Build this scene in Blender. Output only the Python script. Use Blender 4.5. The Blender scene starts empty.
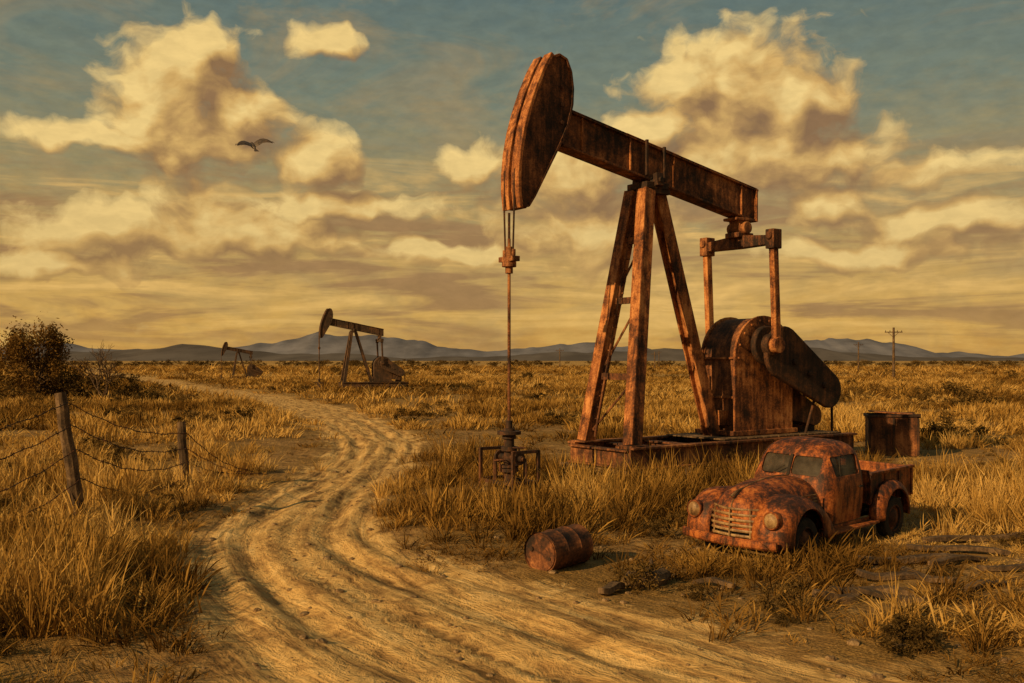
import bpy, bmesh, math, random
import numpy as np
from mathutils import Vector, Matrix
random.seed(7)
rng = np.random.default_rng(7)
sc = bpy.context.scene
sc.view_settings.view_transform = 'Standard'
sc.view_settings.look = 'None'
sc.view_settings.exposure = 0
H = 3.0; K = 996.0; HOR = 360.0

# ------------------------------------------------------------ noise (numpy)
_tab = np.random.default_rng(3).random((256, 256))
def vnoise(x, y):
    x = np.asarray(x, float); y = np.asarray(y, float)
    xi = np.floor(x).astype(int); yi = np.floor(y).astype(int)
    fx = x - xi; fy = y - yi
    fx = fx*fx*(3-2*fx); fy = fy*fy*(3-2*fy)
    a = _tab[xi & 255, yi & 255]; b = _tab[(xi+1) & 255, yi & 255]
    c = _tab[xi & 255, (yi+1) & 255]; d = _tab[(xi+1) & 255, (yi+1) & 255]
    return (a*(1-fx)+b*fx)*(1-fy)+(c*(1-fx)+d*fx)*fy
def fbm(x, y, o=4):
    x = np.asarray(x, float); y = np.asarray(y, float)
    s = 0; a = .5; t = 0
    for i in range(o):
        s = s + a*vnoise(x*2**i+17.3*i, y*2**i+5.1*i); t += a; a *= .5
    return s/t
def sstep(a, b, x):
    t = np.clip((x-a)/(b-a), 0, 1); return t*t*(3-2*t)

# ------------------------------------------------------------ road curve
RP = [(9.0, -2, 2.3), (5.3, 3, 2.4), (2.4, 6.8, 2.5), (.55, 9.25, 2.5), (-.7, 10.9, 2.4), (-1.85, 12.6, 2.2), (-3.1, 14.9, 1.9),
      (-4.0, 17.6, 1.6), (-4.25, 21.3, 1.45), (-4.2, 27.2, 1.5), (-5.2, 37.4, 1.7), (-9.8, 54, 2.1), (-17.5, 74, 2.4), (-33, 105, 2.6),
      (-62, 165, 3), (-110, 260, 3.2), (-170, 420, 3.4)]
def catmull(P, n):
    P = np.array(P, float); out = []
    P = np.vstack([2*P[0]-P[1], P, 2*P[-1]-P[-2]])
    for i in range(1, len(P)-2):
        L = np.linalg.norm(P[i+1, :2]-P[i, :2]); m = max(6, int(L/n*1.0)); m = min(m, 60)
        for j in range(m):
            t = j/m
            out.append(.5*((2*P[i])+(-P[i-1]+P[i+1])*t+(2*P[i-1]-5*P[i]+4*P[i+1]-P[i+2])*t*t+(-P[i-1]+3*P[i]-3*P[i+1]+P[i+2])*t**3))
    out.append(P[-2]); return np.array(out)
RC = catmull(RP, .3)
RT = np.gradient(RC[:, :2], axis=0); RT /= np.linalg.norm(RT, axis=1)[:, None]
RA = np.concatenate([[0], np.cumsum(np.linalg.norm(np.diff(RC[:, :2], axis=0), axis=1))])
def road_info(x, y):
    x = np.asarray(x, float).ravel(); y = np.asarray(y, float).ravel()
    u = np.full(x.shape, 99.0); hw = np.full(x.shape, 2.0); ar = np.zeros(x.shape)
    sel = np.where((x > -190) & (x < 20) & (y > -8) & (y < 440))[0]
    for c in range(0, len(sel), 20000):
        s = sel[c:c+20000]
        dx = x[s, None]-RC[None, :, 0]; dy = y[s, None]-RC[None, :, 1]
        k = np.argmin(dx*dx+dy*dy, axis=1); r = np.arange(len(s))
        ddx = dx[r, k]; ddy = dy[r, k]
        cr = RT[k, 0]*ddy-RT[k, 1]*ddx
        dist = np.sqrt(ddx**2+ddy**2)
        u[s] = np.sign(cr)*dist; hw[s] = RC[k, 2]; ar[s] = RA[k]+RT[k, 0]*ddx+RT[k, 1]*ddy
    return u, hw, ar
def ground_z(x, y):
    x = np.asarray(x, float); y = np.asarray(y, float)
    shp = x.shape
    u, hw, ar = road_info(x, y)
    xr = x.ravel(); yr = y.ravel()
    near = 1-sstep(60, 200, np.hypot(xr, yr))
    z = (fbm(xr/7+3, yr/7+9, 3)-.5)*.30*near
    z += (fbm(xr/.9+3, yr/.9+9, 3)-.5)*.07*near
    rd = 1-sstep(.75, 1.25, np.abs(u)/hw)
    zz = z*(1-.5*rd)-.05*rd
    zz += (fbm(xr/.45+31, yr/.45+9, 3)-.5)*.05*rd*near
    w = (fbm(ar/4.1, ar*0+4, 2)-.5)*.9
    for j, (c, a, b) in enumerate(((-.85, .095, .21), (.75, .09, .20), (-1.5, .055, .15), (1.45, .055, .16), (.05, .04, .13))):
        ww = w*(1 if j > 1 else .3)*(1 if j % 2 else -1)
        am = a*np.clip(2.2*fbm(ar/2.0+j*13, ar*0+j*3.3, 2)-.5, .08 if j > 1 else .35, 1)
        q = np.abs(u-(c+ww)*hw/2.0)
        zz -= am*np.exp(-(q/b)**2)*rd
        zz += am*.45*np.exp(-((q-b*2)/b)**2)*rd
    return zz.reshape(shp)
def gz(x, y): return float(ground_z(np.array([x]), np.array([y]))[0])

# ------------------------------------------------------------ materials
def newmat(name):
    m = bpy.data.materials.new(name); m.use_nodes = True
    nt = m.node_tree; b = nt.nodes['Principled BSDF']
    return m, nt, b
def N(nt, t, **kw):
    n = nt.nodes.new(t)
    for k, v in kw.items(): setattr(n, k, v)
    return n
def ramp(nt, fac, stops):
    r = nt.nodes.new('ShaderNodeValToRGB')
    e = r.color_ramp.elements
    while len(e) < len(stops): e.new(.5)
    for i, (p, c) in enumerate(stops):
        e[i].position = p; e[i].color = (*c, 1) if len(c) == 3 else c
    nt.links.new(fac, r.inputs[0]); return r.outputs[0]
def math_(nt, op, a, b=None, c=None, clamp=False):
    n = nt.nodes.new('ShaderNodeMath'); n.operation = op; n.use_clamp = clamp
    for i, v in enumerate((a, b, c)):
        if v is None: continue
        if isinstance(v, (int, float)): n.inputs[i].default_value = v
        else: nt.links.new(v, n.inputs[i])
    return n.outputs[0]
def noise_(nt, vec, scale, detail=5, rough=.55, dist=0, dim='3D'):
    n = N(nt, 'ShaderNodeTexNoise'); n.noise_dimensions = dim; n.inputs['Scale'].default_value = scale
    n.inputs['Detail'].default_value = detail; n.inputs['Roughness'].default_value = rough
    n.inputs['Distortion'].default_value = dist
    if vec is not None: nt.links.new(vec, n.inputs['Vector'])
    return n
def mixc(nt, f, a, b, mode='MIX'):
    n = nt.nodes.new('ShaderNodeMix'); n.data_type = 'RGBA'; n.blend_type = mode
    if isinstance(f, (int, float)): n.inputs[0].default_value = f
    else: nt.links.new(f, n.inputs[0])
    for i, v in ((6, a), (7, b)):
        if isinstance(v, tuple): n.inputs[i].default_value = (*v, 1)
        else: nt.links.new(v, n.inputs[i])
    return n.outputs[2]
def mapping(nt, vec, scale):
    n = nt.nodes.new('ShaderNodeMapping'); n.inputs['Scale'].default_value = scale
    nt.links.new(vec, n.inputs['Vector']); return n.outputs[0]
def rust(name, stops, scale=1.6, rough=.8, bump=.4, metallic=0.0, streak=.6, big=.5):
    m, nt, b = newmat(name)
    tc = N(nt, 'ShaderNodeTexCoord'); o = tc.outputs['Object']
    n1 = noise_(nt, o, scale, 5, .7, .5)
    n0 = noise_(nt, o, scale*.33, 2, .5)
    n2 = noise_(nt, mapping(nt, o, (5, 5, .6)), scale, 3, .6)
    n3 = noise_(nt, o, scale*14, 3, .7)
    f = math_(nt, 'ADD', n1.outputs[0], math_(nt, 'MULTIPLY', math_(nt, 'SUBTRACT', n3.outputs[0], .5), .45))
    hgt = f
    f = math_(nt, 'ADD', f, math_(nt, 'MULTIPLY', math_(nt, 'SUBTRACT', n2.outputs[0], .5), streak))
    f = math_(nt, 'ADD', f, math_(nt, 'MULTIPLY', math_(nt, 'SUBTRACT', n0.outputs[0], .5), big))
    c = ramp(nt, f, stops)
    nt.links.new(c, b.inputs['Base Color'])
    b.inputs['Roughness'].default_value = rough; b.inputs['Metallic'].default_value = metallic
    b.inputs['Specular IOR Level'].default_value = .3
    bp = N(nt, 'ShaderNodeBump'); bp.inputs['Strength'].default_value = bump; bp.inputs['Distance'].default_value = .03
    nt.links.new(hgt, bp.inputs['Height']); nt.links.new(bp.outputs[0], b.inputs['Normal'])
    return m
M_rust = rust('rusted_steel', [(.30, (.016, .008, .005)), (.43, (.065, .024, .010)), (.56, (.16, .055, .019)), (.73, (.38, .15, .05))])
M_rustlt = rust('rusted_steel_orange', [(.28, (.025, .011, .006)), (.41, (.11, .036, .013)), (.54, (.30, .10, .028)), (.70, (.55, .23, .075))])
M_rustdk = rust('rusted_steel_dark', [(.3, (.011, .007, .005)), (.5, (.042, .019, .010)), (.70, (.14, .052, .018))])
M_truck = rust('rusted_orange_paint', [(.29, (.020, .009, .006)), (.43, (.075, .023, .009)), (.55, (.24, .062, .014)), (.68, (.44, .135, .028)), (.82, (.36, .17, .075))], 2.6, .62, .3)
M_grille = rust('tarnished_trim', [(.3, (.08, .04, .018)), (.5, (.22, .12, .05)), (.7, (.38, .24, .11))], 4, .5, .2)
M_black = rust('grimy_black', [(.3, (.008, .006, .005)), (.6, (.025, .017, .011)), (.8, (.06, .035, .018))], 3, .85)
M_tyre = rust('old_rubber', [(.3, (.012, .010, .008)), (.6, (.03, .024, .018)), (.8, (.10, .07, .04))], 5, .9)
M_wood = rust('weathered_wood', [(.3, (.03, .018, .010)), (.5, (.09, .052, .026)), (.7, (.20, .12, .06))], 3, .9, .6)
M_seat = rust('worn_leather', [(.3, (.03, .015, .008)), (.6, (.09, .045, .02)), (.8, (.15, .09, .05))], 4, .8)
M_far = rust('rusted_steel_far', [(.3, (.035, .022, .014)), (.5, (.07, .038, .021)), (.7, (.15, .072, .032))])
m, nt, b = newmat('dusty_glass'); M_glass = m
tr = N(nt, 'ShaderNodeBsdfTransparent'); tr.inputs[0].default_value = (.55, .50, .42, 1)
mx = N(nt, 'ShaderNodeMixShader'); b.inputs['Base Color'].default_value = (.13, .10, .07, 1); b.inputs['Roughness'].default_value = .22
tc = N(nt, 'ShaderNodeTexCoord'); n1 = noise_(nt, tc.outputs['Object'], 5, 5)
nt.links.new(ramp(nt, n1.outputs[0], [(.35, (.25,)*3), (.7, (.6,)*3)]), mx.inputs[0])
nt.links.new(tr.outputs[0], mx.inputs[1]); nt.links.new(b.outputs[0], mx.inputs[2])
nt.links.new(mx.outputs[0], nt.nodes['Material Output'].inputs[0])

# ------------------------------------------------------------ mesh builder
class MB:
    def __init__(s): s.v = []; s.f = []
    def add(s, vs, fs):
        o = len(s.v); s.v += [tuple(v) for v in vs]; s.f += [tuple(i+o for i in f) for f in fs]
    def box(s, c, d, R=None):
        vs = []
        for x in (-.5, .5):
            for y in (-.5, .5):
                for z in (-.5, .5):
                    p = Vector((x*d[0], y*d[1], z*d[2]))
                    if R is not None: p = R @ p
                    vs.append(p+Vector(c))
        s.add(vs, [(0, 1, 3, 2), (4, 6, 7, 5), (0, 4, 5, 1), (2, 3, 7, 6), (0, 2, 6, 4), (1, 5, 7, 3)])
    def frame(s, a, b, up=(0, 0, 1)):
        a = Vector(a); b = Vector(b); d = (b-a).normalized(); u = Vector(up)
        if abs(d.dot(u)) > .98: u = Vector((1, 0, 0))
        x = d.cross(u).normalized(); z = x.cross(d).normalized(); return a, b, d, x, z
    def bar(s, a, b, w, h, w2=None, h2=None, up=(0, 0, 1), off=(0, 0)):
        a, b, d, x, z = s.frame(a, b, up); w2 = w2 or w; h2 = h2 or h
        vs = []
        for P, ww, hh in ((a, w, h), (b, w2, h2)):
            for i, j in ((-.5, -.5), (.5, -.5), (.5, .5), (-.5, .5)):
                vs.append(P+x*(i*ww+off[0])+z*(j*hh+off[1]))
        s.add(vs, [(3, 2, 1, 0), (4, 5, 6, 7), (0, 1, 5, 4), (1, 2, 6, 5), (2, 3, 7, 6), (3, 0, 4, 7)])
    def ibeam(s, a, b, w, h, t=.06, up=(0, 0, 1), web=.06):
        s.bar(a, b, web, h-2*t+.004, up=up)
        s.bar(a, b, w, t, up=up, off=(0, h/2-t/2)); s.bar(a, b, w, t, up=up, off=(0, -h/2+t/2))
    def cyl(s, a, b, r, r2=None, n=16):
        a, b, d, x, z = s.frame(a, b); r2 = r if r2 is None else r2
        vs = []
        for P, rr in ((a, r), (b, r2)):
            for i in range(n):
                t = 2*math.pi*i/n; vs.append(P+x*(rr*math.cos(t))+z*(rr*math.sin(t)))
        fs = [(i, (i+1) % n, n+(i+1) % n, n+i) for i in range(n)]
        fs += [tuple(range(n-1, -1, -1)), tuple(range(n, 2*n))]
        s.add(vs, fs)
    def prism(s, prof, y0, y1):
        n = len(prof)
        vs = [(x, y0, z) for x, z in prof]+[(x, y1, z) for x, z in prof]
        fs = [(i, (i+1) % n, n+(i+1) % n, n+i) for i in range(n)]+[tuple(range(n-1, -1, -1)), tuple(range(n, 2*n))]
        s.add(vs, fs)
    def loft(s, secs, closed=True, caps=True):
        n = len(secs[0]); vs = [p for q in secs for p in q]; fs = []
        for k in range(len(secs)-1):
            for i in range(n if closed else n-1):
                j = (i+1) % n; fs.append((k*n+i, k*n+j, (k+1)*n+j, (k+1)*n+i))
        if caps: fs += [tuple(range(n-1, -1, -1)), tuple(range((len(secs)-1)*n, len(secs)*n))]
        s.add(vs, fs)
    def lathe(s, prof, n=32, M=None):
        vs = []; m = len(prof); M = M or Matrix()
        for i in range(n):
            t = 2*math.pi*i/n
            for r, z in prof: vs.append(M @ Vector((r*math.cos(t), r*math.sin(t), z)))
        fs = []
        for i in range(n):
            for j in range(m-1):
                k = (i+1) % n; fs.append((i*m+j, k*m+j, k*m+j+1, i*m+j+1))
        s.add(vs, fs)
    def tube(s, pts, r, n=6):
        pts = [Vector(p) for p in pts]; secs = []
        for i, p in enumerate(pts):
            d = (pts[min(i+1, len(pts)-1)]-pts[max(i-1, 0)]).normalized()
            u = Vector((0, 0, 1)) if abs(d.z) < .95 else Vector((1, 0, 0))
            x = d.cross(u).normalized(); z = x.cross(d)
            rr = r[i] if isinstance(r, (list, tuple)) else r
            secs.append([p+x*(rr*math.cos(2*math.pi*k/n))+z*(rr*math.sin(2*math.pi*k/n)) for k in range(n)])
        s.loft(secs)
    def mesh(s, name, mat, smooth=35):
        me = bpy.data.meshes.new(name); me.from_pydata(s.v, [], s.f); me.validate()
        bm = bmesh.new(); bm.from_mesh(me); bmesh.ops.recalc_face_normals(bm, faces=bm.faces); bm.to_mesh(me); bm.free()
        me.materials.append(mat)
        if smooth:
            me.shade_smooth(); me.set_sharp_from_angle(angle=math.radians(smooth))
        return me
    def obj(s, name, mat, parent=None, bevel=0, smooth=35, solid=0, sub=0):
        o = bpy.data.objects.new(name, s.mesh(name, mat, smooth)); sc.collection.objects.link(o)
        if parent: o.parent = parent
        if sub:
            md = o.modifiers.new('sub', 'SUBSURF'); md.levels = sub; md.render_levels = sub
        if solid:
            md = o.modifiers.new('solid', 'SOLIDIFY'); md.thickness = solid; md.offset = 0
        if bevel:
            md = o.modifiers.new('bevel', 'BEVEL'); md.width = bevel; md.segments = 2; md.limit_method = 'ANGLE'
        return o
def empty(name, loc=(0, 0, 0), rz=0, s=1):
    e = bpy.data.objects.new(name, None); sc.collection.objects.link(e)
    e.location = loc; e.rotation_euler = (0, 0, rz); e.scale = (s, s, s); return e
def boolcut(o, cutters):
    for c in cutters:
        md = o.modifiers.new('b', 'BOOLEAN'); md.operation = 'DIFFERENCE'; md.solver = 'EXACT'; md.object = c
    bpy.context.view_layer.update()
    dg = bpy.context.evaluated_depsgraph_get()
    me = bpy.data.meshes.new_from_object(o.evaluated_get(dg))
    o.modifiers.clear(); o.data = me
    for c in cutters: bpy.data.objects.remove(c)
    me.shade_smooth(); me.set_sharp_from_angle(angle=math.radians(35))

# ------------------------------------------------------------ pump jack
def stadium(p0, r0, p1, r1, n=14):
    a = math.atan2(p1[1]-p0[1], p1[0]-p0[0]); out = []
    for i in range(n+1):
        t = a+math.pi/2+math.pi*i/n; out.append((p0[0]+r0*math.cos(t), p0[1]+r0*math.sin(t)))
    for i in range(n+1):
        t = a-math.pi/2+math.pi*i/n; out.append((p1[0]+r1*math.cos(t), p1[1]+r1*math.sin(t)))
    return out
def bz(s): return 8.0+.19*s
def pump_jack(loc, theta, scale, far=False):
    E = empty('pump_jack', loc, math.pi+theta, scale)
    A = M_far if far else M_rust; Lt = M_far if far else M_rustlt; D = M_far if far else M_rustdk
    # horse head
    front = [(4.17, 6.5), (4.22, 6.9), (4.22, 7.3), (4.17, 7.8), (4.07, 8.3), (3.92, 8.8), (3.73, 9.3), (3.5, 9.8), (3.28, 10.16)]
    back = [(3.05, 10.26), (2.82, 10.18), (2.68, 9.9), (2.62, 9.5), (2.64, 9.1), (2.78, 8.6), (3.0, 8.15), (3.3, 7.65), (3.6, 7.15), (3.84, 6.75), (4.02, 6.5)]
    b = MB(); b.prism(front+back, -.27, .27); b.obj('horse_head', A, E, .025)
    b = MB()
    for p0, p1 in ((-.36, -.06), (.06, .36)):
        secs = []
        for i, (x, z) in enumerate(front):
            q = front[min(i+1, len(front)-1)]; r = front[max(i-1, 0)]
            t = Vector((q[0]-r[0], 0, q[1]-r[1])).normalized(); nrm = Vector((t.z, 0, -t.x))
            P = Vector((x, 0, z))
            secs.append([P+nrm*.004+Vector((0, p0, 0)), P+nrm*.10+Vector((0, p0, 0)), P+nrm*.10+Vector((0, p1, 0)), P+nrm*.004+Vector((0, p1, 0))])
        b.loft(secs)
    b.obj('head_track', Lt, E, .015)
    b = MB()
    full = front+back; n = len(full)
    cx = sum(p[0] for p in full)/n; cz = sum(p[1] for p in full)/n
    for sy in (-1, 1):
        for i in range(n):
            q = full[i]; r = full[(i+1) % n]
            b.bar((cx+(q[0]-cx)*.93, sy*.28, cz+(q[1]-cz)*.97), (cx+(r[0]-cx)*.93, sy*.28, cz+(r[1]-cz)*.97), .05, .06, up=(0, 1, 0))
        for t in range(4):
            b.cyl((3.0, sy*.27, 8.2+t*.42), (3.0, sy*.31, 8.2+t*.42), .05, n=8)
    b.obj('head_rim', A, E)
    # walking beam
    b = MB(); b.ibeam((2.85, 0, bz(2.85)), (-3.85, 0, bz(-3.85)), .46, .92, .06, web=.30)
    b.obj('walking_beam', A, E, .012)
    b = MB()
    for s in (2.3, .75, -.75, -3.3):
        b.bar((s, 0, bz(s)-.40), (s, 0, bz(s)+.40), .40, .04, up=(1, 0, .19))
    b.bar((.9, 0, bz(.9)+.475), (-.9, 0, bz(-.9)+.475), .44, .03)
    b.bar((2.85, 0, bz(2.85)+.468), (-3.87, 0, bz(-3.87)+.468), .48, .012)
    b.bar((-3.86, 0, bz(-3.86)-.45), (-3.86, 0, bz(-3.86)+.45), .50, .04, up=(1, 0, .19))
    b.obj('beam_plates', Lt, E, .006)
    b = MB()
    b.box((0, 0, 7.42), (.75, .75, .16)); b.box((0, .3, 7.28), (.9, .12, .12)); b.box((0, -.3, 7.28), (.9, .12, .12))
    b.cyl((0, -.42, 7.52), (0, .42, 7.52), .13)
    for y in (-.42, .42):
        b.bar((0, y, 7.4), (0, y*.9, 7.72), .14, .24); b.cyl((0, y*1.02, 7.55), (0, y*1.25, 7.55), .07, n=10)
    for s in (-.3, .3):
        b.bar((s, .29, 7.6+.19*s), (s, .29, 8.5+.19*s), .07, .07); b.bar((s, -.29, 7.6+.19*s), (s, -.29, 8.5+.19*s), .07, .07)
    b.obj('saddle_bearing', D, E, .01)
    # samson post
    b = MB(); BT = .93
    for y in (-1, 1):
        b.ibeam((1.3, y*.88, BT), (.26, y*.24, 7.3), .34, .30, .05, up=(0, 1, 0), web=.08)
        b.bar((1.3, y*.88, BT), (.26, y*.24, 7.3), .34, .05, off=(0, .165))
    b.ibeam((-2.35, 0, BT), (-.3, 0, 7.3), .34, .34, .05, up=(0, 1, 0), web=.1)
    b.obj('samson_post', Lt, E, .01)
    b = MB()
    def leg(t, y): return (1.3-1.04*t, y*(.88-.64*t), BT+(7.3-BT)*t)
    for t in (.26, .56, .8):
        b.bar(leg(t, -1), leg(t, 1), .12, .16)
    for t0, t1 in ((.02, .26), (.26, .56), (.56, .8)):
        b.tube([leg(t0, -1), leg(t1, 1)], .03)
    for i in range(1, 22):
        t = i/22; a = Vector(leg(t, -1)); c = Vector(leg(t, 1)); u = (c-a).normalized()
        b.tube([a+u*.1, a+u*.34], .018, 5)
    a = Vector(leg(.02, -1)); c = Vector(leg(.98, -1)); b.tube([a+Vector((.05, .34, 0)), c+Vector((.05, .2, 0))], .025)
    b.obj('bracing', A, E)
    # skid
    b = MB()
    for y in (-1.12, 1.12): b.ibeam((1.62, y, .64), (-6.9, y, .64), .3, .56, .06)
    for s in (1.6, .4, -.9, -2.2, -3.6, -5.0, -6.85): b.ibeam((s, -1.1, .62), (s, 1.1, .62), .24, .46, .05)
    b.box((1.3, .88, .93), (.6, .55, .04)); b.box((1.3, -.88, .93), (.6, .55, .04)); b.box((-2.35, 0, .93), (.6, .8, .04))
    b.obj('skid', A, E, .01)
    b = MB()
    for s in np.arange(-6.7, 1.6, .92): b.box((s, 0, .12), (.34, 2.9, .48))
    b.box((-2.6, 0, .42), (8.2, 2.0, .1))
    for s in np.arange(-6.3, -1.6, .3): b.box((s, 0, .945), (.26, 2.15, .04))
    b.obj('timber_footing', M_wood if not far else M_far, E, .01)
    # equalizer, tail bearing, pitmans
    S = -3.4
    b = MB()
    b.bar((S, 0, bz(S)-.47), (S, 0, 6.58), .42, .42, .34, .34); b.cyl((S, -.32, 6.62), (S, .32, 6.62), .17)
    b.box((S, 0, bz(S)-.5), (.75, .5, .08)); b.box((S, 0, 6.42), (.6, .5, .14))
    b.bar((S, -1.25, 6.2), (S, 0, 6.24), .26, .24, .3, .36); b.bar((S, 0, 6.24), (S, 1.25, 6.2), .3, .36, .26, .24)
    for y in (-1.2, 1.2): b.box((S, y, 6.22), (.34, .28, .52)); b.cyl((S-.22, y, 6.3), (S+.22, y, 6.3), .1)
    b.obj('equalizer', A, E, .02)
    P0 = (-3.52, 3.4); P1 = (-6.05, 2.1)
    b = MB()
    for y in (-1.2, 1.2):
        b.bar((S, y, 6.0), (P0[0], y, P0[1]), .17, .2); b.cyl((P0[0], y-.12, P0[1]), (P0[0], y+.12, P0[1]), .22)
    b.obj('pitman_arms', Lt, E, .015)
    b = MB()
    for y in (-1, 1):
        b.prism(stadium(P0, .52, P1, .36), min(y*.74, y*.92), max(y*.74, y*.92))
        q0 = (P0[0]-.75, P0[1]-.38)
        b.prism(stadium((q0[0]+.25, q0[1]+.18), .72, (P1[0]+.1, P1[1]+.05), .50), min(y*.92, y*1.07), max(y*.92, y*1.07))
        b.cyl((P0[0], y*.66, P0[1]), (P0[0], y*1.12, P0[1]), .3, n=20)
        for t in (.35, .6, .85):
            c = (P0[0]+(P1[0]-P0[0])*t, P0[1]+(P1[1]-P0[1])*t)
            b.cyl((c[0], y*1.05, c[1]), (c[0], y*1.13, c[1]), .09, n=8)
    b.obj('crank_counterweight', D, E, .03)
    # gearbox
    def gb(dr, z0):
        return [(-2.6+dr, z0)]+[(-3.7+(1.1+dr)*math.cos(math.radians(t)), 3.05+(1.1+dr)*math.sin(math.radians(t))) for t in range(0, 181, 10)]+[(-4.8-dr, z0)]
    b = MB(); b.prism(gb(0, .96), -.62, .62); b.obj('gearbox', A, E, .03)
    b = MB()
    for y in (-.6, .6): b.prism(gb(.06, .955), y-.035, y+.035)
    b.box((-2.57, 0, 2.0), (.05, 1.1, .06)); b.box((-2.57, 0, 3.05), (.05, 1.1, .06))
    b.box((-3.7, 0, 1.05), (2.6, 1.4, .12))
    for y in (-.6, .6):
        for t in range(0, 181, 20):
            b.cyl((-3.7+1.03*math.cos(math.radians(t)), y-.07, 3.05+1.03*math.sin(math.radians(t))), (-3.7+1.03*math.cos(math.radians(t)), y+.07, 3.05+1.03*math.sin(math.radians(t))), .035, n=6)
    b.box((-2.5, .2, 1.45), (.22, .3, .4)); b.tube([(-2.5, -.3, .95), (-2.5, -.3, 2.6)], .035)
    b.obj('gearbox_flanges', Lt, E, .008)
    # motor, belt guard, brake
    b = MB()
    b.cyl((-5.9, -.5, 1.42), (-5.9, .3, 1.42), .34, n=20); b.cyl((-5.9, .3, 1.42), (-5.9, .42, 1.42), .22)
    b.box((-5.9, -.1, 1.05), (.7, .8, .2)); b.box((-5.9, -.1, 1.85), (.3, .3, .2))
    b.prism(stadium((-4.5, 1.9), .5, (-5.9, 1.42), .28), .46, .6)
    b.tube([(-5.2, .8, .95), (-5.6, .8, 1.9), (-5.75, .8, 2.1)], .04)
    b.bar((-6.5, .7, .95), (-6.5, .7, 2.0), .06, .06); b.bar((-6.5, -.7, .95), (-6.5, -.7, 2.0), .06, .06); b.bar((-6.5, -.7, 1.95), (-6.5, .7, 1.95), .06, .06)
    b.obj('motor', D, E, .01)
    # bridle and polished rod
    b = MB(); R = 4.33
    for y in (-.2, .2): b.tube([(R-.02, y, 7.4), (R, y, 6.5), (R, y*.75, 5.35)], .022 if not far else .05)
    b.tube([(R, 0, 6.4), (R, 0, 5.8)], .03)
    b.obj('bridle', D, E)
    b = MB(); b.box((R, 0, 5.33), (.22, .56, .12)); b.cyl((R, 0, 5.15), (R, 0, 5.27), .17); b.cyl((R, 0, 5.40), (R, 0, 5.62), .08); b.cyl((R, 0, 5.0), (R, 0, 5.15), .09)
    for y in (-.18, .18): b.cyl((R, y, 5.4), (R, y, 5.55), .05, n=8)
    b.obj('carrier_bar', A, E, .01)
    b = MB(); b.cyl((R, 0, 1.2), (R, 0, 5.8), .038 if not far else .07, n=10); b.obj('polished_rod', A, E)
    # wellhead
    W = empty('wellhead', Matrix.Translation(loc) @ Matrix.Rotation(math.pi+theta, 4, 'Z') @ Vector((R*scale, 0, 0)), math.pi+theta, scale)
    b = MB()
    b.cyl((0, 0, -.1), (0, 0, 1.2), .12); b.cyl((0, 0, .0), (0, 0, .08), .26); b.cyl((0, 0, .42), (0, 0, .50), .22); b.cyl((0, 0, .52), (0, 0, .58), .22)
    b.cyl((0, 0, .9), (0, 0, 1.0), .19); b.cyl((0, 0, 1.18), (0, 0, 1.42), .17, .13); b.cyl((0, 0, 1.28), (0, 0, 1.36), .28); b.cyl((0, 0, 1.42), (0, 0, 1.6), .08)
    b.cyl((0, -.5, .75), (0, .55, .75), .07); b.cyl((0, .38, .75), (0, .44, .75), .15); b.cyl((0, -.4, .75), (0, -.34, .75), .15)
    b.obj('casing_tree', D, W, .006)
    b = MB()
    b.tube([(0, .55, .75), (0, .62, .74), (0, .64, .66), (0, .64, .0)], .05); b.tube([(0, -.5, .75), (0, -.56, .72), (0, -.58, .6), (0, -.58, .0)], .05)
    for x in (-.35, .35):
        for y in (-.66, .66):
            b.bar((x, y, -.1), (x, y, .95), .07, .07)
        b.bar((x, -.68, .2), (x, .68, .2), .07, .07)
    for y in (-.66, .66): b.bar((-.35, y, .92), (.35, y, .92), .07, .07); b.bar((-.35, y, .22), (.35, y, .22), .07, .07)
    b.obj('flow_pipes', D, W)
    b = MB()
    for c in ((0, .40, 1.0), (.26, 0, .7)):
        b.lathe([(.13, -.015), (.16, 0), (.13, .015), (.11, 0), (.13, -.015)], 16, Matrix.Translation(c))
        b.cyl((c[0]-.13, c[1], c[2]), (c[0]+.13, c[1], c[2]), .012, n=6); b.cyl((c[0], c[1]-.13, c[2]), (c[0], c[1]+.13, c[2]), .012, n=6); b.cyl((c[0], c[1], c[2]-.25), (c[0], c[1], c[2]), .02, n=6)
    b.obj('valve_wheels', A, W)
    return E
pump_jack((3.48, 25.5, 0), math.radians(35), 1)
pump_jack((-16.1, 101, 0), math.radians(22), .80, True)
pump_jack((-41.3, 150, 0), math.radians(24), .56, True)

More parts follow.
